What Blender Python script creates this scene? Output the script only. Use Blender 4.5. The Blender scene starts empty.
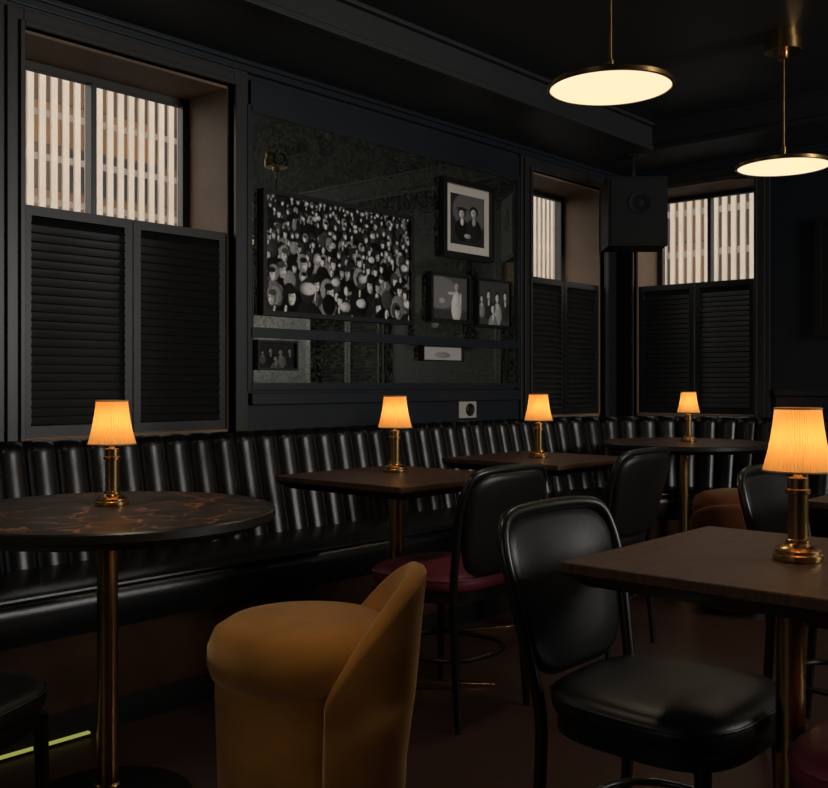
import bpy, math, random
import numpy as np
from mathutils import Matrix, Vector
random.seed(7)
scene = bpy.context.scene
scene.view_settings.view_transform = 'Standard'

# ------------------------------------------------------------------ materials
def nt(name):
    m = bpy.data.materials.new(name); m.use_nodes = True
    t = m.node_tree
    return m, t, t.nodes['Principled BSDF']
def pm(name, col, rough=0.5, metal=0.0, spec=0.5, coat=0.0, bump=0.0, bscale=60, var=0.0, vscale=8, sheen=0.0):
    m, t, b = nt(name)
    b.inputs['Base Color'].default_value = (*col, 1)
    b.inputs['Roughness'].default_value = rough
    b.inputs['Metallic'].default_value = metal
    b.inputs['Specular IOR Level'].default_value = spec
    b.inputs['Coat Weight'].default_value = coat
    b.inputs['Sheen Weight'].default_value = sheen
    if sheen: b.inputs['Sheen Tint'].default_value = (1, .68, .38, 1)
    tc = t.nodes.new('ShaderNodeTexCoord')
    if var > 0:
        n = t.nodes.new('ShaderNodeTexNoise'); n.inputs['Scale'].default_value = vscale
        n.inputs['Detail'].default_value = 6
        t.links.new(tc.outputs['Object'], n.inputs['Vector'])
        r = t.nodes.new('ShaderNodeValToRGB')
        r.color_ramp.elements[0].position = .3; r.color_ramp.elements[1].position = .7
        r.color_ramp.elements[0].color = (*[c*(1-var) for c in col], 1)
        r.color_ramp.elements[1].color = (*[min(1, c*(1+var)) for c in col], 1)
        t.links.new(n.outputs['Fac'], r.inputs['Fac']); t.links.new(r.outputs['Color'], b.inputs['Base Color'])
    if bump > 0:
        n = t.nodes.new('ShaderNodeTexNoise'); n.inputs['Scale'].default_value = bscale
        n.inputs['Detail'].default_value = 4
        t.links.new(tc.outputs['Object'], n.inputs['Vector'])
        bp = t.nodes.new('ShaderNodeBump'); bp.inputs['Strength'].default_value = bump
        bp.inputs['Distance'].default_value = 0.01
        t.links.new(n.outputs['Fac'], bp.inputs['Height']); t.links.new(bp.outputs['Normal'], b.inputs['Normal'])
    return m

WALL = pm('wall_paint', (.010, .014, .019), .5, spec=.3, bump=.05, bscale=90, var=.12)
TRIM = pm('trim_paint', (.013, .018, .025), .35, spec=.42)
CASING = pm('casing_paint', (.022, .0215, .021), .4, spec=.42)
CEIL = pm('ceiling_paint', (.016, .0175, .019), .52, spec=.5, bump=.04, bscale=40)
SHUT = pm('shutter_paint', (.011, .0115, .012), .42, spec=.4)
REVEAL = pm('reveal_paint', (.24, .155, .100), .6, spec=.3, var=.1)
SASH = pm('sash_paint', (.04, .036, .032), .4)
LEATHER = pm('black_leather', (.0055, .0055, .006), .26, spec=.40, bump=.08, bscale=260)
LEATHER2 = pm('black_seat_leather', (.008, .008, .0085), .36, spec=.34, bump=.10, bscale=300)
BURG = pm('burgundy_leather', (.17, .022, .042), .5, spec=.35, bump=.08, bscale=200)
BLACKWOOD = pm('black_stained_wood', (.008, .007, .007), .32, spec=.45)
KICK = pm('kick_board', (.005, .0045, .0045), .7, spec=.1)
PLINTH = pm('plinth_wood', (.036, .014, .006), .6, spec=.1, var=.4, vscale=5)
BRASS = pm('brass', (.62, .38, .14), .24, metal=1.0, var=.12, vscale=14)
BRASSD = pm('aged_brass', (.50, .31, .12), .26, metal=1.0, var=.15, vscale=14)
VELVET = pm('mustard_velvet', (.40, .165, .028), .85, spec=.1, bump=.12, bscale=14, var=.38, vscale=6, sheen=.9)
RUST = pm('rust_velvet', (.10, .030, .009), .8, spec=.1, var=.25, vscale=7, sheen=.15)
FRAME = pm('black_frame', (.009, .009, .009), .3, spec=.5)
MATB = pm('mat_board', (.74, .68, .58), .8)
SPK = pm('speaker_cabinet', (.006, .006, .0065), .7, spec=.25)
WHITE = pm('white_plastic', (.5, .47, .42), .4)
SHTRIM = pm('shade_trim', (.5, .3, .12), .7)

def wood(name, c1, c2, rough=.4, sx=3, sy=40):
    m, t, b = nt(name)
    tc = t.nodes.new('ShaderNodeTexCoord'); mp = t.nodes.new('ShaderNodeMapping')
    mp.inputs['Scale'].default_value = (sx, sy, 8)
    n = t.nodes.new('ShaderNodeTexNoise'); n.inputs['Scale'].default_value = 2.2
    n.inputs['Detail'].default_value = 8; n.inputs['Distortion'].default_value = .6
    r = t.nodes.new('ShaderNodeValToRGB')
    r.color_ramp.elements[0].position = .32; r.color_ramp.elements[1].position = .7
    r.color_ramp.elements[0].color = (*c1, 1); r.color_ramp.elements[1].color = (*c2, 1)
    t.links.new(tc.outputs['Object'], mp.inputs['Vector']); t.links.new(mp.outputs['Vector'], n.inputs['Vector'])
    t.links.new(n.outputs['Fac'], r.inputs['Fac']); t.links.new(r.outputs['Color'], b.inputs['Base Color'])
    bp = t.nodes.new('ShaderNodeBump'); bp.inputs['Strength'].default_value = .15; bp.inputs['Distance'].default_value = .004
    t.links.new(n.outputs['Fac'], bp.inputs['Height']); t.links.new(bp.outputs['Normal'], b.inputs['Normal'])
    b.inputs['Roughness'].default_value = rough
    b.inputs['Specular IOR Level'].default_value = .3
    return m
TABLEWOOD = wood('dark_walnut', (.045, .019, .010), (.115, .055, .030), .42)
EDGEWOOD = pm('table_edge', (.014, .011, .009), .35)

def stone():
    m, t, b = nt('veined_top')
    tc = t.nodes.new('ShaderNodeTexCoord')
    n = t.nodes.new('ShaderNodeTexNoise'); n.inputs['Scale'].default_value = 6; n.inputs['Detail'].default_value = 7
    mx = t.nodes.new('ShaderNodeMixRGB'); mx.inputs['Fac'].default_value = .22
    v = t.nodes.new('ShaderNodeTexVoronoi'); v.feature = 'DISTANCE_TO_EDGE'; v.inputs['Scale'].default_value = 9
    r = t.nodes.new('ShaderNodeValToRGB')
    r.color_ramp.elements[0].position = 0; r.color_ramp.elements[0].color = (.40, .175, .075, 1)
    r.color_ramp.elements[1].position = .035; r.color_ramp.elements[1].color = (.040, .030, .024, 1)
    n2 = t.nodes.new('ShaderNodeTexNoise'); n2.inputs['Scale'].default_value = 8; n2.inputs['Detail'].default_value = 9
    r2 = t.nodes.new('ShaderNodeValToRGB')
    r2.color_ramp.elements[0].position = .35; r2.color_ramp.elements[0].color = (.45, .45, .45, 1)
    r2.color_ramp.elements[1].position = .65; r2.color_ramp.elements[1].color = (1.7, 1.55, 1.4, 1)
    mu = t.nodes.new('ShaderNodeMixRGB'); mu.blend_type = 'MULTIPLY'; mu.inputs['Fac'].default_value = 1
    t.links.new(tc.outputs['Object'], n.inputs['Vector']); t.links.new(tc.outputs['Object'], n2.inputs['Vector'])
    t.links.new(tc.outputs['Object'], mx.inputs['Color1']); t.links.new(n.outputs['Color'], mx.inputs['Color2'])
    t.links.new(mx.outputs['Color'], v.inputs['Vector']); t.links.new(v.outputs['Distance'], r.inputs['Fac'])
    t.links.new(n2.outputs['Fac'], r2.inputs['Fac'])
    t.links.new(r.outputs['Color'], mu.inputs['Color1']); t.links.new(r2.outputs['Color'], mu.inputs['Color2'])
    t.links.new(mu.outputs['Color'], b.inputs['Base Color']); b.inputs['Roughness'].default_value = .42
    b.inputs['Specular IOR Level'].default_value = .3
    return m
STONE = stone()

def floor_mat():
    m, t, b = nt('floor_boards')
    tc = t.nodes.new('ShaderNodeTexCoord')
    br = t.nodes.new('ShaderNodeTexBrick'); br.inputs['Scale'].default_value = 1
    br.inputs['Brick Width'].default_value = 1.6; br.inputs['Row Height'].default_value = .16
    br.inputs['Mortar Size'].default_value = .001
    br.inputs['Color1'].default_value = (.050, .023, .017, 1); br.inputs['Color2'].default_value = (.060, .028, .020, 1)
    br.inputs['Mortar'].default_value = (.03, .014, .010, 1)
    mp = t.nodes.new('ShaderNodeMapping'); mp.inputs['Scale'].default_value = (2, 14, 1)
    n = t.nodes.new('ShaderNodeTexNoise'); n.inputs['Scale'].default_value = 2; n.inputs['Detail'].default_value = 7
    mx = t.nodes.new('ShaderNodeMixRGB'); mx.blend_type = 'MULTIPLY'; mx.inputs['Fac'].default_value = .6
    t.links.new(tc.outputs['Object'], br.inputs['Vector']); t.links.new(tc.outputs['Object'], mp.inputs['Vector'])
    t.links.new(mp.outputs['Vector'], n.inputs['Vector'])
    t.links.new(br.outputs['Color'], mx.inputs['Color1']); t.links.new(n.outputs['Color'], mx.inputs['Color2'])
    t.links.new(mx.outputs['Color'], b.inputs['Base Color']); b.inputs['Roughness'].default_value = .45
    b.inputs['Specular IOR Level'].default_value = .3
    return m
FLOOR = floor_mat()

def mirror_mat():
    m, t, b = nt('antique_mirror')
    out = t.nodes['Material Output']
    tc = t.nodes.new('ShaderNodeTexCoord')
    n = t.nodes.new('ShaderNodeTexNoise'); n.inputs['Scale'].default_value = 15; n.inputs['Detail'].default_value = 2
    n.inputs['Distortion'].default_value = 2.6
    r = t.nodes.new('ShaderNodeValToRGB')
    r.color_ramp.elements[0].position = .46; r.color_ramp.elements[0].color = (.03, .03, .03, 1)
    r.color_ramp.elements[1].position = .49; r.color_ramp.elements[1].color = (.60, .60, .60, 1)
    e = r.color_ramp.elements.new(.54); e.color = (.55, .55, .55, 1)
    e = r.color_ramp.elements.new(.57); e.color = (.05, .05, .05, 1)
    t.links.new(tc.outputs['Object'], n.inputs['Vector'])
    t.links.new(n.outputs['Fac'], r.inputs['Fac'])
    b.inputs['Base Color'].default_value = (.62, .63, .56, 1); b.inputs['Metallic'].default_value = 1
    b.inputs['Roughness'].default_value = .015
    d = t.nodes.new('ShaderNodeBsdfPrincipled'); d.inputs['Base Color'].default_value = (.050, .062, .042, 1)
    d.inputs['Roughness'].default_value = .5; d.inputs['Specular IOR Level'].default_value = .25
    ms = t.nodes.new('ShaderNodeMixShader')
    t.links.new(r.outputs['Color'], ms.inputs['Fac'])
    t.links.new(b.outputs[0], ms.inputs[1]); t.links.new(d.outputs[0], ms.inputs[2])
    t.links.new(ms.outputs[0], out.inputs['Surface'])
    return m
MIRROR = mirror_mat()

def glass_mat():
    m, t, b = nt('window_glass'); out = t.nodes['Material Output']; t.nodes.remove(b)
    tr = t.nodes.new('ShaderNodeBsdfTransparent'); tr.inputs[0].default_value = (.97, .97, .96, 1)
    g = t.nodes.new('ShaderNodeBsdfGlossy'); g.inputs['Roughness'].default_value = .02
    ms = t.nodes.new('ShaderNodeMixShader'); ms.inputs[0].default_value = .05
    t.links.new(tr.outputs[0], ms.inputs[1]); t.links.new(g.outputs[0], ms.inputs[2]); t.links.new(ms.outputs[0], out.inputs['Surface'])
    return m
GLASS = glass_mat()

def emis(name, col, st):
    m, t, b = nt(name); out = t.nodes['Material Output']; t.nodes.remove(b)
    e = t.nodes.new('ShaderNodeEmission'); e.inputs[0].default_value = (*col, 1); e.inputs[1].default_value = st
    t.links.new(e.outputs[0], out.inputs['Surface']); return m
DIFFUSER = emis('opal_diffuser', (1, .79, .52), 1.12)
BULB = emis('warm_bulb', (1, .62, .25), 6)
GLOW = emis('floor_glow', (.55, .60, .12), .55)

def shade_mat():
    m, t, b = nt('pleated_shade'); out = t.nodes['Material Output']; t.nodes.remove(b)
    tr = t.nodes.new('ShaderNodeBsdfTranslucent'); tr.inputs[0].default_value = (.95, .68, .36, 1)
    d = t.nodes.new('ShaderNodeBsdfDiffuse'); d.inputs[0].default_value = (.75, .53, .30, 1)
    ms = t.nodes.new('ShaderNodeMixShader'); ms.inputs[0].default_value = .3
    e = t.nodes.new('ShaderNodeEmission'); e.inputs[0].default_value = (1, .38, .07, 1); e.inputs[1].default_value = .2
    ad = t.nodes.new('ShaderNodeAddShader')
    t.links.new(tr.outputs[0], ms.inputs[1]); t.links.new(d.outputs[0], ms.inputs[2])
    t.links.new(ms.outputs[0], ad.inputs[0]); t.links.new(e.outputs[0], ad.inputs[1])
    t.links.new(ad.outputs[0], out.inputs['Surface']); return m
SHADE = shade_mat()

def print_mat():
    m, t, b = nt('photo_print')
    a = t.nodes.new('ShaderNodeVertexColor'); a.layer_name = 'Col'
    t.links.new(a.outputs['Color'], b.inputs['Base Color']); b.inputs['Roughness'].default_value = .55
    b.inputs['Specular IOR Level'].default_value = .1
    return m
PRINT = print_mat()
FACADE = pm('facade_stone', (.88, .78, .69), .8, var=.06, vscale=.5)
FACADE2 = pm('facade_spandrel', (.48, .41, .36), .8, var=.08, vscale=.5)
def facade_back():
    m, t, b = nt('facade_windows')
    tc = t.nodes.new('ShaderNodeTexCoord')
    br = t.nodes.new('ShaderNodeTexBrick'); br.offset = 0; br.inputs['Scale'].default_value = 1
    br.inputs['Brick Width'].default_value = 2.4; br.inputs['Row Height'].default_value = 1.9
    br.inputs['Mortar Size'].default_value = .05
    br.inputs['Color1'].default_value = (.05, .045, .045, 1); br.inputs['Color2'].default_value = (.38, .20, .09, 1)  # second colour paints the warm light of lit office windows
    br.inputs['Mortar'].default_value = (.10, .08, .07, 1)
    mp = t.nodes.new('ShaderNodeMapping'); mp.inputs['Rotation'].default_value = (math.radians(90), 0, 0)
    t.links.new(tc.outputs['Object'], mp.inputs['Vector']); t.links.new(mp.outputs['Vector'], br.inputs['Vector'])
    t.links.new(br.outputs['Color'], b.inputs['Base Color'])
    b.inputs['Roughness'].default_value = .4
    return m
FACADEW = facade_back()

# ------------------------------------------------------------------ mesh builder
class MB:
    def __init__(s):
        s.v = []; s.f = []; s.m = []; s.mats = []; s.x = Matrix.Identity(4)
    def mi(s, mat):
        if mat not in s.mats: s.mats.append(mat)
        return s.mats.index(mat)
    def add(s, vs, fs, mat):
        o = len(s.v); k = s.mi(mat)
        s.v += [tuple(s.x @ Vector(p)) for p in vs]
        for f in fs:
            s.f.append([i+o for i in f]); s.m.append(k)
    def box(s, x0, x1, y0, y1, z0, z1, mat):
        s.hexa([(x0,y0,z0),(x1,y0,z0),(x1,y1,z0),(x0,y1,z0),(x0,y0,z1),(x1,y0,z1),(x1,y1,z1),(x0,y1,z1)], mat)
    def hexa(s, p, mat):
        s.add(p, [(0,3,2,1),(4,5,6,7),(0,1,5,4),(1,2,6,5),(2,3,7,6),(3,0,4,7)], mat)
    def rings(s, rs, mat, close=True, cap0=False, cap1=False, loop=False):
        n = len(rs[0]); vs = [p for r in rs for p in r]; fs = []
        R = len(rs)
        for i in range(R if loop else R-1):
            a = i*n; b = ((i+1) % R)*n
            for j in range(n if close else n-1):
                k = (j+1) % n
                fs.append((a+j, a+k, b+k, b+j))
        if cap0: fs.append(tuple(reversed(range(n))))
        if cap1: fs.append(tuple((R-1)*n+j for j in range(n)))
        s.add(vs, fs, mat)
    def lathe(s, prof, mat, n=40, cx=0, cy=0, cap0=True, cap1=True):
        rs = [[(cx+r*math.cos(2*math.pi*j/n), cy+r*math.sin(2*math.pi*j/n), z) for j in range(n)] for r, z in prof]
        s.rings(rs, mat, True, cap0, cap1)
    def tube(s, pts, r, mat, n=10, sub=6, closed=False):
        P = [Vector(p) for p in pts]; N = len(P)
        rad = r if isinstance(r, (list, tuple)) else [r]*N
        out = []; rr = []
        segs = N if closed else N-1
        for i in range(segs):
            g = (lambda k: P[k % N]) if closed else (lambda k: P[max(0, min(N-1, k))])
            p0, p1, p2, p3 = g(i-1), g(i), g(i+1), g(i+2)
            for q in range(sub):
                t = q/sub
                out.append(.5*((2*p1)+(-p0+p2)*t+(2*p0-5*p1+4*p2-p3)*t*t+(-p0+3*p1-3*p2+p3)*t**3))
                rr.append(rad[i]*(1-t)+rad[(i+1) % N]*t)
        if not closed: out.append(P[-1]); rr.append(rad[-1])
        rs = []; K = len(out); up = Vector((0.13, 0.21, 1)).normalized(); prev = None
        for i, p in enumerate(out):
            if closed: d = out[(i+1) % K]-out[(i-1) % K]
            else: d = out[min(K-1, i+1)]-out[max(0, i-1)]
            d.normalize()
            if prev is None:
                a = up if abs(d.dot(up)) < .9 else Vector((1, 0, 0))
                e = (a-d*a.dot(d)).normalized()
            else:
                e = (prev-d*prev.dot(d)).normalized()
            prev = e; f = d.cross(e)
            rs.append([tuple(p+(e*math.cos(2*math.pi*j/n)+f*math.sin(2*math.pi*j/n))*rr[i]) for j in range(n)])
        s.rings(rs, mat, True, not closed, not closed, loop=closed)
    def build(s, name, loc=(0,0,0), rot=0, smooth=40, bevel=0, parent=None):
        me = bpy.data.meshes.new(name); me.from_pydata(s.v, [], s.f)
        for m in s.mats: me.materials.append(m)
        me.polygons.foreach_set('material_index', s.m)
        me.polygons.foreach_set('use_smooth', [smooth > 0]*len(s.f)); me.update()
        if smooth > 0: me.set_sharp_from_angle(angle=math.radians(smooth))
        ob = bpy.data.objects.new(name, me); scene.collection.objects.link(ob)
        ob.location = loc; ob.rotation_euler = (0, 0, rot)
        if parent: ob.parent = parent
        if bevel:
            b = ob.modifiers.new('bevel', 'BEVEL'); b.width = bevel; b.segments = 2; b.limit_method = 'ANGLE'; b.angle_limit = math.radians(50)
        return ob

# ------------------------------------------------------------------ room
WV = 3.35; WU = 5.78; NU = -2.8; NV = -2.8; SOF = 2.45; TRAY = 2.60
def wall(name, s0, s1, ops, loc, rot, zt=2.75, th=.35):
    b = MB(); xs = s0
    for (a, c, z0, z1) in sorted(ops):
        b.box(xs, a, 0, th, 0, zt, WALL)
        b.box(a, c, 0, th, 0, z0, WALL); b.box(a, c, 0, th, z1, zt, WALL); xs = c
    b.box(xs, s1, 0, th, 0, zt, WALL)
    return b.build(name, loc, rot, smooth=0)
ZO0, ZO1 = .86, 2.33
L = (0, WV, 0); LR = 0.0
B = (WU, 0, 0); BR = -math.pi/2
left_ops = [(-1.2, -.3), (.25, 1.15), (1.65, 2.57), (4.74, 5.56)]
back_ops = [(-3.21, -2.40), (-1.15, -.34), (.6, 1.4)]
wall('wall_left', NU-.35, WU+.35, [(a, c, ZO0, ZO1) for a, c in left_ops], L, LR)
wall('wall_back', -WV, -NV+.35, [(a, c, ZO0, ZO1) for a, c in back_ops], B, BR)
wall('wall_right', -WU, -NU+.35, [], (0, NV, 0), math.pi)
wall('wall_rear', NV, WV, [], (NU, 0, 0), math.pi/2)
b = MB(); b.box(NU, WU, NV, WV, -.1, 0, FLOOR); b.build('floor', smooth=0)
b = MB(); o = .55
b.box(NU, WU, NV, WV, TRAY, TRAY+.1, CEIL)
b.box(NU, WU, WV-o, WV, SOF, TRAY, CEIL); b.box(NU, WU, NV, NV+o, SOF, TRAY, CEIL)
b.box(WU-o, WU, NV+o, WV-o, SOF, TRAY, CEIL); b.box(NU, NU+o, NV+o, WV-o, SOF, TRAY, CEIL)
b.build('ceiling', smooth=0)
b = MB()
for (w, z0, z1) in ((.03, TRAY-.02, TRAY), (.015, SOF-.008, SOF+.02)):
    b.box(NU+o, WU-o, WV-o-w, WV-o+.015, z0, z1, CEIL); b.box(NU+o, WU-o, NV+o-.015, NV+o+w, z0, z1, CEIL)
    b.box(WU-o-w, WU-o+.015, NV+o, WV-o, z0, z1, CEIL); b.box(NU+o-.015, NU+o+w, NV+o, WV-o, z0, z1, CEIL)
b.build('trim_1', smooth=0, bevel=.004)
b = MB()
for (w, z0) in ((.05, SOF-.02), (.03, SOF-.045)):
    b.box(NU, WU, WV-w, WV, z0, SOF, TRIM); b.box(WU-w, WU, NV, WV, z0, SOF, TRIM)
b.build('trim_2', smooth=0, bevel=.004)
b = MB()
b.box(2.67, 4.64, WV-.018, WV, 2.27, 2.38, TRIM)
b.box(2.67, 4.64, WV-.03, WV, .98, 1.03, TRIM)
b.build('trim_3', smooth=0, bevel=.003)
b = MB()
b.box(WU-.03, WU, NV, 2.28, 1.00, 1.04, TRIM); b.box(WU-.015, WU, NV, 2.28, .92, 1.0, TRIM)
b.build('trim_4', smooth=0, bevel=.003)
b = MB(); b.box(WU-.02, WU, NV, -.2, 0, .14, TRIM); b.build('baseboard_back', smooth=0, bevel=.003)
b = MB(); b.box(NU, WU, NV, NV+.02, 0, .14, TRIM); b.build('baseboard_right', smooth=0, bevel=.003)

def window(n, s0, s1, loc, rot):
    b = MB()
    b.box(s0, s0+.012, 0, .33, ZO0, ZO1, REVEAL); b.box(s1-.012, s1, 0, .33, ZO0, ZO1, REVEAL)
    b.box(s0, s1, 0, .33, ZO1-.012, ZO1, REVEAL); b.box(s0, s1, 0, .33, ZO0, ZO0+.02, REVEAL)
    for (w, t, m) in ((.085, .018, CASING), (.06, .032, CASING), (.018, .045, CASING)):
        b.box(s0-w, s0, -t, 0, ZO0-.02, ZO1+w, m); b.box(s1, s1+w, -t, 0, ZO0-.02, ZO1+w, m)
        b.box(s0, s1, -t, 0, ZO1, ZO1+w, m)
    t0, t1 = .27, .31; f = .035
    b.box(s0+.012, s0+.012+f, t0, t1, ZO0, ZO1-.012, SASH); b.box(s1-.012-f, s1-.012, t0, t1, ZO0, ZO1-.012, SASH)
    b.box(s0, s1, t0, t1, ZO1-.012-.03, ZO1-.012, SASH); b.box(s0, s1, t0, t1, ZO0+.02, ZO0+.07, SASH)
    c = (s0+s1)/2-.02
    b.box(c-.012, c+.012, t0-.01, t1, ZO0, ZO1-.04, SASH)
    b.box(s0+.05, s1-.05, t0+.018, t0+.022, ZO0+.06, ZO1-.04, GLASS)
    b.build('window_%d' % n, loc, rot, smooth=0, bevel=.003)
    b = MB(); z0, z1 = ZO0+.022, 1.71; mid = (s0+s1)/2
    for (a, c) in ((s0+.016, mid-.004), (mid+.004, s1-.016)):
        st = .032
        b.box(a, a+st, .008, .036, z0, z1, SHUT); b.box(c-st, c, .008, .036, z0, z1, SHUT)
        b.box(a+st, c-st, .008, .036, z1-.035, z1, SHUT); b.box(a+st, c-st, .008, .036, z0, z0+.04, SHUT)
        zz = z0+.04; pitch = .031; k = int((z1-.035-zz)/pitch); pitch = (z1-.035-zz)/k
        for i in range(k):
            zc = zz+(i+.5)*pitch
            b.hexa([(a+st, .000, zc-.014), (c-st, .000, zc-.014), (c-st, .005, zc-.019), (a+st, .005, zc-.019),
                    (a+st, .036, zc+.020), (c-st, .036, zc+.020), (c-st, .041, zc+.015), (a+st, .041, zc+.015)], SHUT)
    b.build('window_shutter', loc, rot, smooth=0)
k = 1
for (a, c) in [left_ops[2], left_ops[3], left_ops[1], left_ops[0]]:
    window(k, a, c, L, LR); k += 1
for (a, c) in back_ops:
    window(k, a, c, B, BR); k += 1

# ------------------------------------------------------------------ street outside
def building(name, s0, s1, period, loc, rot, H=30):
    b = MB(); n = int((s1-s0)/period)
    for i in range(n+1):
        x = s0+i*period
        b.box(x-period*.27, x+period*.27, -.14, 0, 0, H, FACADE)
    z = 1.2
    while z < H:
        b.box(s0, s1, -.02, .05, z, z+.30, FACADE2); z += 1.9
    b.box(s0, s1, 0, 3, 0, H, FACADEW)
    b.box(s0-.5, s1+.5, -.5, 3, H, H+1, FACADE)
    b.build(name, loc, rot, smooth=0)
building('office_building', 5, 78, .54, (0, 40, 0), 0)
building('office_building', -26, 20, .42, (42, 0, 0), -math.pi/2)
b = MB(); b.box(-60, 120, -80, 90, -.3, -.12, pm('asphalt', (.06, .06, .06), .9, var=.2)); b.build('street_ground', smooth=0)

# ------------------------------------------------------------------ wall mirror and pictures
b = MB()
ms0, ms1 = 2.67, 4.62
b.box(ms0, ms1, -.008, 0, 1.07, 2.25, MIRROR)
for (x0, x1, z0, z1) in ((ms0-.02, ms0+.005, 1.04, 2.27), (ms1-.005, ms1+.02, 1.04, 2.27), (ms0, ms1, 2.245, 2.27), (ms0, ms1, 1.045, 1.075)):
    b.box(x0, x1, -.022, 0, z0, z1, TRIM)
b.box(ms0, ms1, -.028, -.008, 1.272, 1.315, TRIM)
b.build('wall_mirror', L, 0, smooth=0)

def ell(img, x, y, rx, ry, val, shade=0.0):
    H, W = img.shape
    x0, x1 = int(max(0, x-rx-1)), int(min(W, x+rx+2)); y0, y1 = int(max(0, y-ry-1)), int(min(H, y+ry+2))
    if x1 <= x0 or y1 <= y0: return
    yy, xx = np.mgrid[y0:y1, x0:x1]
    d = ((xx-x)/rx)**2+((yy-y)/ry)**2
    m = d <= 1
    v = val*(1-shade*np.clip((xx-x)/rx, -1, 1)*.5-abs(shade)*d*.3)
    img[y0:y1, x0:x1][m] = v[m]
def blur(im, k=1):
    for _ in range(k):
        p = np.pad(im, 1, mode='edge')
        im = (p[1:-1, 1:-1]*2+p[:-2, 1:-1]+p[2:, 1:-1]+p[1:-1, :-2]+p[1:-1, 2:])/6
    return im
def crowd(W=440, H=248, rows=10, s0=7, s1=24, seed=31):
    r = random.Random(seed); img = np.full((H, W), .01)
    for k in range(rows):
        f = k/(rows-1); y = H*(.02+.84*f**1.05); s = s0+(s1-s0)*f**1.25
        x = -r.random()*s
        while x < W+s:
            yy = y+r.uniform(-1.2, 1.2)*s; q = s*r.uniform(.65, 1.15)
            c = r.choice([.004, .006, .008, .012, .03, .2, .006])
            ell(img, x+r.uniform(-.5, .5)*q, yy+2.7*q, 1.5*q, 1.9*q, c, .9)
            k2 = r.random()
            if k2 < .5:
                w = r.uniform(.14, .30); dx = r.uniform(-.4, .4)*q
                ell(img, x+dx-.12*q, yy+1.45*q, w*q, .5*q, r.uniform(.6, 1)); ell(img, x+dx, yy+1.7*q, .08*q, .6*q, .02)
            elif k2 < .7:
                ell(img, x+r.uniform(-1, 1)*q, yy+2.3*q, r.uniform(.3, .8)*q, r.uniform(.3, .7)*q, r.uniform(.4, .9), .9)
            sd = r.choice([-1.9, 1.9, 1.5, -1.2]); fv = r.uniform(.4, 1.0); ty = r.uniform(-.5, .5)*q
            ell(img, x, yy-.15*q, .80*q, 1.0*q, r.choice([.004, .008, .02, .05, .3]), .6)
            a = r.random()
            if a < .70:
                ell(img, x+ty, yy+.18*q, .50*q, .74*q, fv, sd)
                ell(img, x+ty*.8, yy-.45*q, .56*q, .36*q, r.choice([.01, .02, .06]))
                for e in (-.2, .2): ell(img, x+ty*1.4+e*q, yy+.05*q, .15*q, .09*q, fv*.3)
                ell(img, x+ty*1.4, yy+.2*q, .07*q, .2*q, min(1, fv*1.1))
                ell(img, x+ty*1.3, yy+.58*q, .2*q, .06*q, fv*.35)
            elif a < .80: ell(img, x, yy-.35*q, .85*q, .5*q, r.uniform(.4, .8), sd)
            x += q*r.uniform(1.3, 2.6)
    g = np.random.RandomState(4).normal(0, 1, img.shape)
    img = blur(img, 2)*(1+.2*blur(g, 1)*2)
    return np.clip(img*1.45-.004, 0, 1)
def fig(img, x, y, s, face=.6, coat=.03, hair=.02, shirt=.7, dress=None):
    ell(img, x, y+3.6*s, 1.6*s, 2.4*s, coat if dress is None else dress, .6)
    ell(img, x, y+1.8*s, .35*s, .8*s, shirt)
    ell(img, x, y-.15*s, .9*s, 1.15*s, hair); ell(img, x, y+.15*s, .62*s, .85*s, face, 1.3)
    ell(img, x, y+.02*s, .5*s, .12*s, face*.4)
    ell(img, x, y+.55*s, .22*s, .07*s, .1)
def portrait():
    im = np.full((130, 92), .03); ell(im, 55, 40, 50, 50, .14)
    fig(im, 30, 48, 12, coat=.012, face=.75, shirt=.9); fig(im, 62, 42, 13, coat=.02, hair=.01, face=.65, shirt=.5)
    ell(im, 30, 37, 15, 4, .02); ell(im, 45, 105, 9, 6, .5, .8); return blur(im)
def singer():
    im = np.full((80, 104), .10); ell(im, 25, 30, 50, 30, .22); im[62:, :] = .05
    ell(im, 72, 56, 15, 28, .8, .6); fig(im, 72, 18, 6, hair=.5, dress=.85); ell(im, 58, 30, 12, 2.5, .7); ell(im, 84, 40, 3, 12, .7); ell(im, 30, 45, 8, 5, .5); return blur(im)
def group():
    im = np.full((84, 104), .06)
    for x, y, sc, c in ((14, 34, 6, .3), (36, 26, 8, .03), (64, 30, 9, .5), (90, 26, 8, .04), (50, 52, 9, .3)): fig(im, x, y, sc, coat=c, face=.85)
    return blur(im)
def beige():
    im = np.full((50, 100), .5); ell(im, 50, 30, 20, 12, .3, .5); return blur(im, 3)
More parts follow.
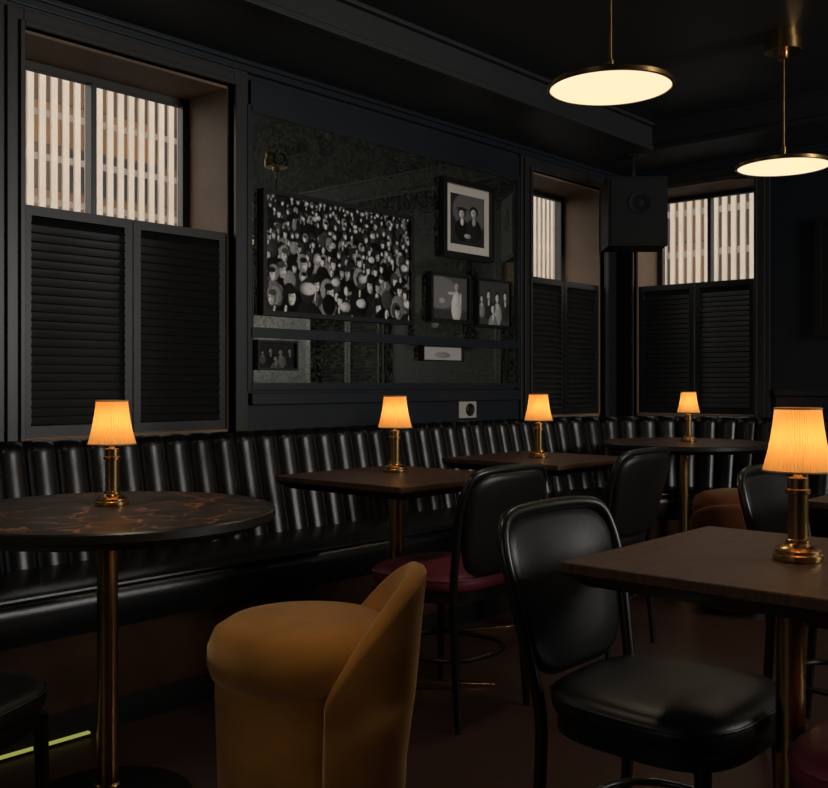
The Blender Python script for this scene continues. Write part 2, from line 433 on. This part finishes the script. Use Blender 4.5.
def picture(name, s0, s1, z0, z1, fw, matw, img, loc=L, rot=0, t=.012, tint=(1, .97, .92), dep=.03, mat=None):
    b = MB(); f, bk = -t-dep, -t
    b.box(s0, s1, f, bk, z0, z0+fw, FRAME); b.box(s0, s1, f, bk, z1-fw, z1, FRAME)
    b.box(s0, s0+fw, f, bk, z0+fw, z1-fw, FRAME); b.box(s1-fw, s1, f, bk, z0+fw, z1-fw, FRAME)
    b.box(s0+fw, s1-fw, bk-.012, bk, z0+fw, z1-fw, mat or (MATB if matw > 0 else FRAME))
    H, W = img.shape; a0, a1, c0, c1 = s0+fw+matw, s1-fw-matw, z0+fw+matw, z1-fw-matw
    o = len(b.v)
    vs = [(a0+(a1-a0)*i/(W-1), bk-.014, c1-(c1-c0)*j/(H-1)) for j in range(H) for i in range(W)]
    fs = [(j*W+i, (j+1)*W+i, (j+1)*W+i+1, j*W+i+1) for j in range(H-1) for i in range(W-1)]
    b.add(vs, fs, PRINT)
    ob = b.build(name, loc, rot, smooth=0)
    ca = ob.data.color_attributes.new('Col', 'FLOAT_COLOR', 'POINT')
    cols = np.zeros((len(b.v), 4)); cols[:, 3] = 1; fl = img.reshape(-1)
    for c in range(3): cols[o:, c] = np.clip(fl*tint[c], 0, 1)
    ca.data.foreach_set('color', cols.reshape(-1))
    return ob
picture('framed_crowd_photograph', 2.72, 3.695, 1.37, 1.92, .020, 0, crowd())
picture('framed_portrait_photograph', 3.93, 4.37, 1.745, 2.165, .03, .045, portrait())
picture('framed_stage_photograph', 3.83, 4.16, 1.395, 1.655, .018, 0, singer())
picture('framed_group_photograph', 4.22, 4.54, 1.385, 1.655, .014, 0, group())
picture('mirror_reflection_print', 3.77, 4.10, 1.19, 1.270, .006, .0, beige())  # pale panel painted in place of a reflection in the mirror
picture('mirror_reflection_photo', 2.69, 2.92, 1.13, 1.262, .010, .0, group()*.3)  # dim picture standing in for another mirror reflection
picture('framed_wall_photograph', -2.04, -1.45, 1.34, 2.02, .035, .06, portrait(), B, BR, mat=FRAME)

b = MB(); b.box(-.075, .075, -.012, 0, -.045, .045, WHITE)
b.x = Matrix.Translation((.015, -.012, 0)) @ Matrix.Rotation(math.pi/2, 4, 'X')
b.lathe([(.035, 0), (.035, .008), (.030, .010), (.012, .004)], FRAME, 24)
b.build('wall_socket', (4.17, WV, .93), 0, bevel=.003)

# ------------------------------------------------------------------ speaker
b = MB()
b.box(-.175, .175, -.13, .15, -.205, .205, SPK)
b.box(-.160, .160, -.136, -.13, -.19, .19, SPK)
b.x = Matrix.Translation((0.01, -.136, .05)) @ Matrix.Rotation(math.pi/2, 4, 'X')
b.lathe([(.070, 0), (.070, .004), (.064, .005), (.058, .002), (.03, -.002), (.022, .002), (.001, .003)], SPK, 40)
b.x = Matrix.Identity(4)
b.box(-.03, .03, -.02, .04, .205, .225, FRAME); b.box(-.008, .008, 0, .016, .22, SOF-2.09, FRAME); b.box(-.05, .05, -.04, .06, SOF-2.09-.012, SOF-2.09, FRAME)
b.build('wall_speaker', (5.28, 2.95, 2.09), math.radians(-50), bevel=.006)

# ------------------------------------------------------------------ banquette
def path(step, R=1.0, u0=-2.3, vend=-.1):
    pts = []
    cu, cv = WU-R, WV-R
    Ls = cu-u0; n = round(Ls/step)
    for i in range(n): pts.append(((u0+Ls*i/n, WV), (0, -1)))
    n = max(8, round(R*math.pi/2*.85/step))
    for i in range(n):
        a = math.pi/2*(1-i/n); pts.append(((cu+R*math.cos(a), cv+R*math.sin(a)), (-math.cos(a), -math.sin(a))))
    Ls = cv-vend; n = round(Ls/step)
    for i in range(n+1): pts.append(((WU, cv-Ls*i/n), (-1, 0)))
    return pts
SUB = 10; CW = .112
pp = path(CW/SUB)
prof = []
for i in range(9):
    f = i/8; prof.append((.215-.085*f, .44+.385*f, 1))
for i in range(1, 9):
    a = i/8*math.pi*.55; prof.append((.082+.048*math.cos(a), .825+.050*math.sin(a), 1-.3*i/8))
prof.append((.02, .862, .3)); prof.append((.002, .855, 0))
rs = []
for i, ((x, y), (nx, ny)) in enumerate(pp):
    ph = (i % SUB)/SUB; sc = abs(math.sin(math.pi*ph))**.6
    r = []
    for (d, z, w) in prof:
        dd = d-(1-sc)*.026*w; zz = z-(1-sc)*.010*(w if z > .8 else 0)
        r.append((x+nx*max(dd, .002), y+ny*max(dd, .002), zz))
    rs.append(r)
b = MB(); b.rings(rs, LEATHER, close=False)
ps = path(.05)
sp = [(.14, .44), (.22, .455), (.35, .468), (.50, .470), (.60, .462), (.640, .445), (.655, .42), (.655, .39), (.645, .35), (.63, .315), (.60, .31)]
b.rings([[(x+nx*d, y+ny*d, z) for d, z in sp] for (x, y), (nx, ny) in ps], LEATHER, close=False)
b.rings([[(x+nx*d, y+ny*d, z) for d, z in [(.60, .315), (.60, .0)]] for (x, y), (nx, ny) in ps], PLINTH, close=False)
b.rings([[(x+nx*d, y+ny*d, z) for d, z in [(.612, .09), (.615, .085), (.615, .0)]] for (x, y), (nx, ny) in ps], KICK, close=False)
b.tube([(x+nx*.648, y+ny*.648, .452) for (x, y), (nx, ny) in ps], .005, LEATHER, n=6, sub=1)
arc = [(x, y, .855) for (x, y), n in ps if x > WU-1.0-.01 and y > WV-1.0-.01]
b.add(arc+[(WU, WV, .855)], [tuple(range(len(arc)+1))], BLACKWOOD)
b.box(NU+.5-.05, NU+.5, WV-.655, WV, 0, .84, BLACKWOOD); b.box(WU-.655, WU, -.15, -.1, 0, .84, BLACKWOOD)
b.build('banquette_bench', smooth=50)
b = MB()  # added glowing strip standing in for a greenish glint near the floor
b.box(.2, 1.56, WV-.636, WV-.616, 0, .008, KICK); b.box(.2, 1.56, WV-.634, WV-.620, .008, .014, GLOW)
b.build('floor_glow_strip', smooth=0)

# added unseen counter-shaped block behind the camera, shading low furniture from the right fill
b = MB()
b.box(.9, 5.0, -1.75, -1.25, 0, 1.10, BLACKWOOD)
b.box(.85, 5.05, -1.80, -1.12, 1.10, 1.15, TABLEWOOD)
for i in range(7):
    x = 1.0+i*.57; b.box(x, x+.48, -1.25, -1.235, .2, 1.0, TRIM)
b.tube([(.9, -1.10, .2), (2.9, -1.10, .2), (5.0, -1.10, .2)], .02, BRASS)
for x in (1.2, 2.9, 4.6): b.box(x-.01, x+.01, -1.25, -1.10, .19, .21, BRASS)
b.build('low_light_blocker', smooth=30, bevel=.003)

# ------------------------------------------------------------------ tables
def column(b, h, base):
    b.lathe([(.026, .02), (.026, h)], BRASS, 32)
    b.lathe([(.032, .02), (.032, .05), (.027, .055)], BRASS, 32)
    b.lathe([(.07, h-.012), (.075, h-.004), (.075, h)], BLACKWOOD, 24)
    if base == 'disc':
        b.lathe([(.23, 0), (.232, .006), (.226, .012), (.212, .013)], BRASS, 64)
        b.lathe([(.212, .0135), (.10, .020), (.03, .026)], KICK, 64)
    else:
        for k in range(4):
            a = math.pi/4+k*math.pi/2
            b.x = Matrix.Rotation(a, 4, 'Z')
            b.hexa([(0,-.03,0),(.35,-.012,0),(.35,.012,0),(0,.03,0),(0,-.025,.03),(.35,-.010,.010),(.35,.010,.010),(0,.025,.03)], BRASS)
            b.x = Matrix.Identity(4)
def round_table(u, v, R, h=.75):
    b = MB(); column(b, h-.045, 'disc')
    b.lathe([(R-.05, h-.045), (R-.008, h-.028), (R, h-.022), (R, h-.004), (R-.004, h)], EDGEWOOD, 96, cap1=False)
    b.lathe([(R-.004, h), (R-.02, h+.0004)], EDGEWOOD, 96, cap0=False, cap1=False)
    b.lathe([(R-.02, h+.0004), (R-.021, h+.0006)], STONE, 96, cap0=False)
    b.build('round_table', (u, v, 0), 0)
def square_table(u, v, h=.75, s=.30):
    b = MB(); column(b, h-.045, 'cross')
    i = s-.035
    b.hexa([(-i,-i,h-.045),(i,-i,h-.045),(i,i,h-.045),(-i,i,h-.045),(-s,-s,h-.02),(s,-s,h-.02),(s,s,h-.02),(-s,s,h-.02)], EDGEWOOD)
    b.box(-s, s, -s, s, h-.02, h, TABLEWOOD)
    b.build('square_table', (u, v, 0), 0, bevel=.0025)
T1 = (1.34, 2.25); T2 = (2.53, 2.35); T3 = (3.54, 2.44); T4 = (5.03, 2.50); T5 = (1.79, .68); T6 = (3.02, .70)
round_table(*T1, .425); round_table(*T4, .45)
for T in (T2, T3, T5, T6): square_table(*T)

# ------------------------------------------------------------------ lamps
def table_lamp(u, v, z=.7515):
    b = MB()
    b.lathe([(.043, 0), (.044, .004), (.044, .010), (.040, .013), (.040, .018), (.034, .023), (.024, .026), (.021, .030), (.021, .036),
             (.0175, .038), (.0175, .118), (.022, .120), (.022, .127), (.0185, .129), (.0185, .148), (.009, .150), (.006, .154), (.006, .185)], BRASSD, 40)
    b.lathe([(.006, .185), (.014, .192), (.017, .205), (.013, .222), (.002, .228)], BULB, 16)
    for k in range(3):
        a = k*2*math.pi/3; b.tube([(.006*math.cos(a), .006*math.sin(a), .172), (.056*math.cos(a), .056*math.sin(a), .168)], .0012, BRASSD, 6, 2)
    n = 128; rs = []
    for f in (0, .03, .1, .3, .5, .7, .9, .97, 1):
        r = .0600*(1-f)+.039*f; z1 = .161+.113*f; r += -.003*math.sin(math.pi*f)
        amp = .0015
        rs.append([((r+amp*(1 if j % 2 else -1))*math.cos(2*math.pi*j/n), (r+amp*(1 if j % 2 else -1))*math.sin(2*math.pi*j/n), z1) for j in range(n)])
    b.rings(rs, SHADE)
    for (r, z1) in ((.0615, .161), (.0405, .274)):
        b.tube([(r*math.cos(2*math.pi*j/24), r*math.sin(2*math.pi*j/24), z1) for j in range(24)], .0018, SHTRIM, 6, 1, closed=True)
    ob = b.build('table_lamp', (u, v, z), 0, smooth=25)
    l = bpy.data.lights.new('lamp_bulb', 'POINT'); l.energy = .35; l.color = (1, .60, .26); l.shadow_soft_size = .018
    lo = bpy.data.objects.new('lamp_bulb', l); scene.collection.objects.link(lo); lo.parent = ob; lo.location = (0, 0, .218)
def world(px, dep):
    x = (px-414)/979*dep
    return (.667*x+.745*dep, -.745*x+.667*dep)
table_lamp(*world(112, 2.58)); table_lamp(*world(395, 3.56)); table_lamp(*world(538.5, 4.25)); table_lamp(*world(688.5, 5.42)); table_lamp(*world(798, 1.78))

def pendant(u, v, z=2.012):
    b = MB(); R = .20
    b.lathe([(R-.008, 0), (R-.002, 0), (R, .002), (R, .015), (R-.003, .018), (.05, .024), (.02, .035), (.006, .05)], BRASS, 96, cap0=False, cap1=False)
    b.lathe([(R-.008, 0), (R-.010, .004)], BRASS, 96, cap0=False, cap1=False)
    b.lathe([(R-.009, .003), (.001, .001)], DIFFUSER, 96, cap0=False)
    b.lathe([(.006, .045), (.006, TRAY-z-.02)], BRASS, 16)
    b.lathe([(.012, .045), (.012, .09), (.007, .095)], BRASS, 20)
    h = TRAY-z
    b.lathe([(.012, h-.120), (.022, h-.115), (.022, h-.088), (.076, h-.086), (.078, h-.084), (.078, h-.035), (.07, h-.033), (.07, h)], BRASS, 48)
    ob = b.build('pendant_light', (u, v, z), 0)
    l = bpy.data.lights.new('pendant_bulb', 'SPOT'); l.energy = 14; l.color = (1, .80, .55); l.shadow_soft_size = .06
    l.spot_size = math.radians(155); l.spot_blend = 1.0
    lo = bpy.data.objects.new('pendant_bulb', l); scene.collection.objects.link(lo); lo.parent = ob; lo.location = (0, 0, -.005)
for (u, v) in ((2.75, 1.62), (4.25, 1.645), (1.2, 1.62), (2.75, -.1), (4.24, -.1), (1.2, -.6), (-.8, 1.0)): pendant(u, v)  # first two hang in view; the unseen others are added as fill

# ------------------------------------------------------------------ chairs
def sup(a, c, e, n=48):
    out = []
    for j in range(n):
        t = 2*math.pi*j/n; ct, st = math.cos(t), math.sin(t)
        out.append((a*math.copysign(abs(ct)**(2/e), ct), c*math.copysign(abs(st)**(2/e), st)))
    return out
def dining_chair(u, v, ang, seat):
    b = MB(); so = sup(.210, .205, 3.2)
    def ring(k, z): return [(x*k*(1+.25*y*k), y*k, z) for x, y in so]
    b.rings([ring(k, z) for k, z in ((.90, .418), (.975, .422), (1.0, .436), (1.0, .450), (.975, .464), (.90, .474), (.75, .480), (.45, .484), (.02, .485))], seat, cap0=True, cap1=True)
    b.tube([(p[0], p[1], .456) for p in ring(.998, 0)][::2], .0035, seat, 6, 2, closed=True)
    b.rings([ring(k, z) for k, z in ((.90, .385), (.945, .385), (.945, .418), (.9, .418))], BLACKWOOD, cap0=True, cap1=True)
    for sx in (-1, 1):
        b.tube([(sx*.170, .155, .40), (sx*.172, .160, .25), (sx*.178, .172, .0)], [.016, .014, .010], BLACKWOOD)
    half = [(.180, -.205, 0), (.176, -.190, .2), (.176, -.182, .40), (.190, -.200, .52), (.207, -.228, .66), (.206, -.250, .74), (.182, -.266, .788), (.12, -.278, .803)]
    pts = [(-x, y, z) for x, y, z in half]+[(0, -.284, .806)]+half[::-1]
    b.tube(pts, [.011]+[.0135]*(len(pts)-2)+[.011], BLACKWOOD, 10, 5)
    po = sup(.200, .165, 4.2, 56); zc = .632
    def yb(x, z): return -.190-(z-.44)*.225-.022*(1-(x/.2)**2)*(1+1.0*(z-.5))
    rs = []
    for (k, t) in ((.01, -.016), (.5, -.016), (.85, -.015), (.95, -.011), (1, -.003), (1, .006), (.96, .015), (.88, .021), (.6, .026), (.3, .027), (.01, .027)):
        r = []
        for (x, z) in po:
            X = x*k*(1+.12*(z*k)/.165-.05); Z = zc+z*k
            r.append((X, yb(X, Z)+t, Z))
        rs.append(r)
    b.rings(rs[::-1], LEATHER2, cap0=True, cap1=True)
    hp = sup(.174, .172, 2.6, 20)
    b.tube([(x, y-.01, .20) for x, y in hp], .009, BLACKWOOD, 8, 2, closed=True)
    b.build('dining_chair', (u, v, 0), ang, smooth=60)
PI = math.pi
dining_chair(1.79, .925, PI, LEATHER2)
dining_chair(2.50, 2.10, 0, BURG)
dining_chair(3.50, 2.17, 0, LEATHER2)
dining_chair(3.00, .95, PI, LEATHER2)
dining_chair(.76, 1.97, math.radians(-60), LEATHER2)
dining_chair(1.76, .43, 0, BURG)

def tub_chair(u, v, ang, mat, back=.20, S=.86):
    b = MB()
    b.lathe([(.20*S, .0), (.20*S, .03)], BLACKWOOD, 48)
    b.lathe([(.205*S, .03), (.222*S, .05), (.228*S, .25), (.234*S, .40), (.232*S, .44)], mat, 64)
    b.lathe([(.222*S, .425), (.243*S, .438), (.254*S, .465), (.252*S, .50), (.237*S, .532), (.20*S, .552), (.12*S, .565), (.01, .568)], mat, 64)
    n = 56; rs = []
    for i in range(n+1):
        q = -1+2*i/n; th = q*math.radians(76)
        hh = .43+(back+.09)*max(0, math.cos(q*math.pi/2))**.8
        ro = .268*S; taper = (1-abs(q)**5)
        ri = ro-.012-.034*taper
        fl = max(0, (hh-.42))*.16
        w = ro-ri
        pr = [(ro-.035, .03), (ro-.014, .05), (ro-.004, .25), (ro+fl*.4, .40), (ro+fl, hh-.016), (ro+fl-.006, hh-.005), (ro+fl-w*.5, hh+.002), (ri+fl+.006, hh-.005), (ri+fl, hh-.016), (ri+fl*.3, .42), (ri-.02, .30), (ri-.02, .03)]
        rs.append([(r*math.cos(th), r*math.sin(th), z) for r, z in pr])
    b.rings(rs, mat, True, True, True)
    b.build('velvet_tub_chair', (u, v, 0), ang, smooth=60)
def camdir(deg):
    a = math.radians(deg); x, y = math.cos(a), math.sin(a)
    return math.atan2(-.745*x+.667*y, .667*x+.745*y)
tub_chair(*world(306, 2.17), camdir(2), VELVET, back=.150, S=.85)
tub_chair(4.50, 1.95, math.radians(200), RUST, back=.0)

# ------------------------------------------------------------------ lights
w = bpy.data.worlds.new('sky'); scene.world = w; w.use_nodes = True
w.node_tree.nodes['Background'].inputs[0].default_value = (1, .96, .90, 1)
w.node_tree.nodes['Background'].inputs[1].default_value = 1.6
def area(name, loc, target, sx, sy, e, col=(1, 1, 1)):
    l = bpy.data.lights.new(name, 'AREA'); l.shape = 'RECTANGLE'; l.size = sx; l.size_y = sy; l.energy = e; l.color = col
    o = bpy.data.objects.new(name, l); scene.collection.objects.link(o); o.location = loc
    o.rotation_euler = (Vector(target)-Vector(loc)).to_track_quat('-Z', 'Y').to_euler(); return o
area('right_wall_fill', (3.9, NV+.05, 1.75), (3.0, 3.3, 1.55), 1.8, 1.2, 140, (1, .96, .90))  # added fill light at the solid right wall, no window there
area('rear_wall_fill', (NU+.05, 1.6, 1.8), (3, 2.4, .9), 1.8, 1.1, 9, (.95, .97, 1))  # weak added fill from the rear wall, which has no doorway

cam = bpy.data.cameras.new('camera'); co = bpy.data.objects.new('camera', cam); scene.collection.objects.link(co)
co.location = (0, 0, 1.07); co.rotation_euler = (math.pi/2, 0, math.atan2(.667, .745)-math.pi/2)
cam.sensor_fit = 'HORIZONTAL'; cam.sensor_width = 36; cam.lens = 979/828*36; cam.shift_y = -10/828; cam.clip_start = .05; cam.clip_end = 300
scene.camera = co
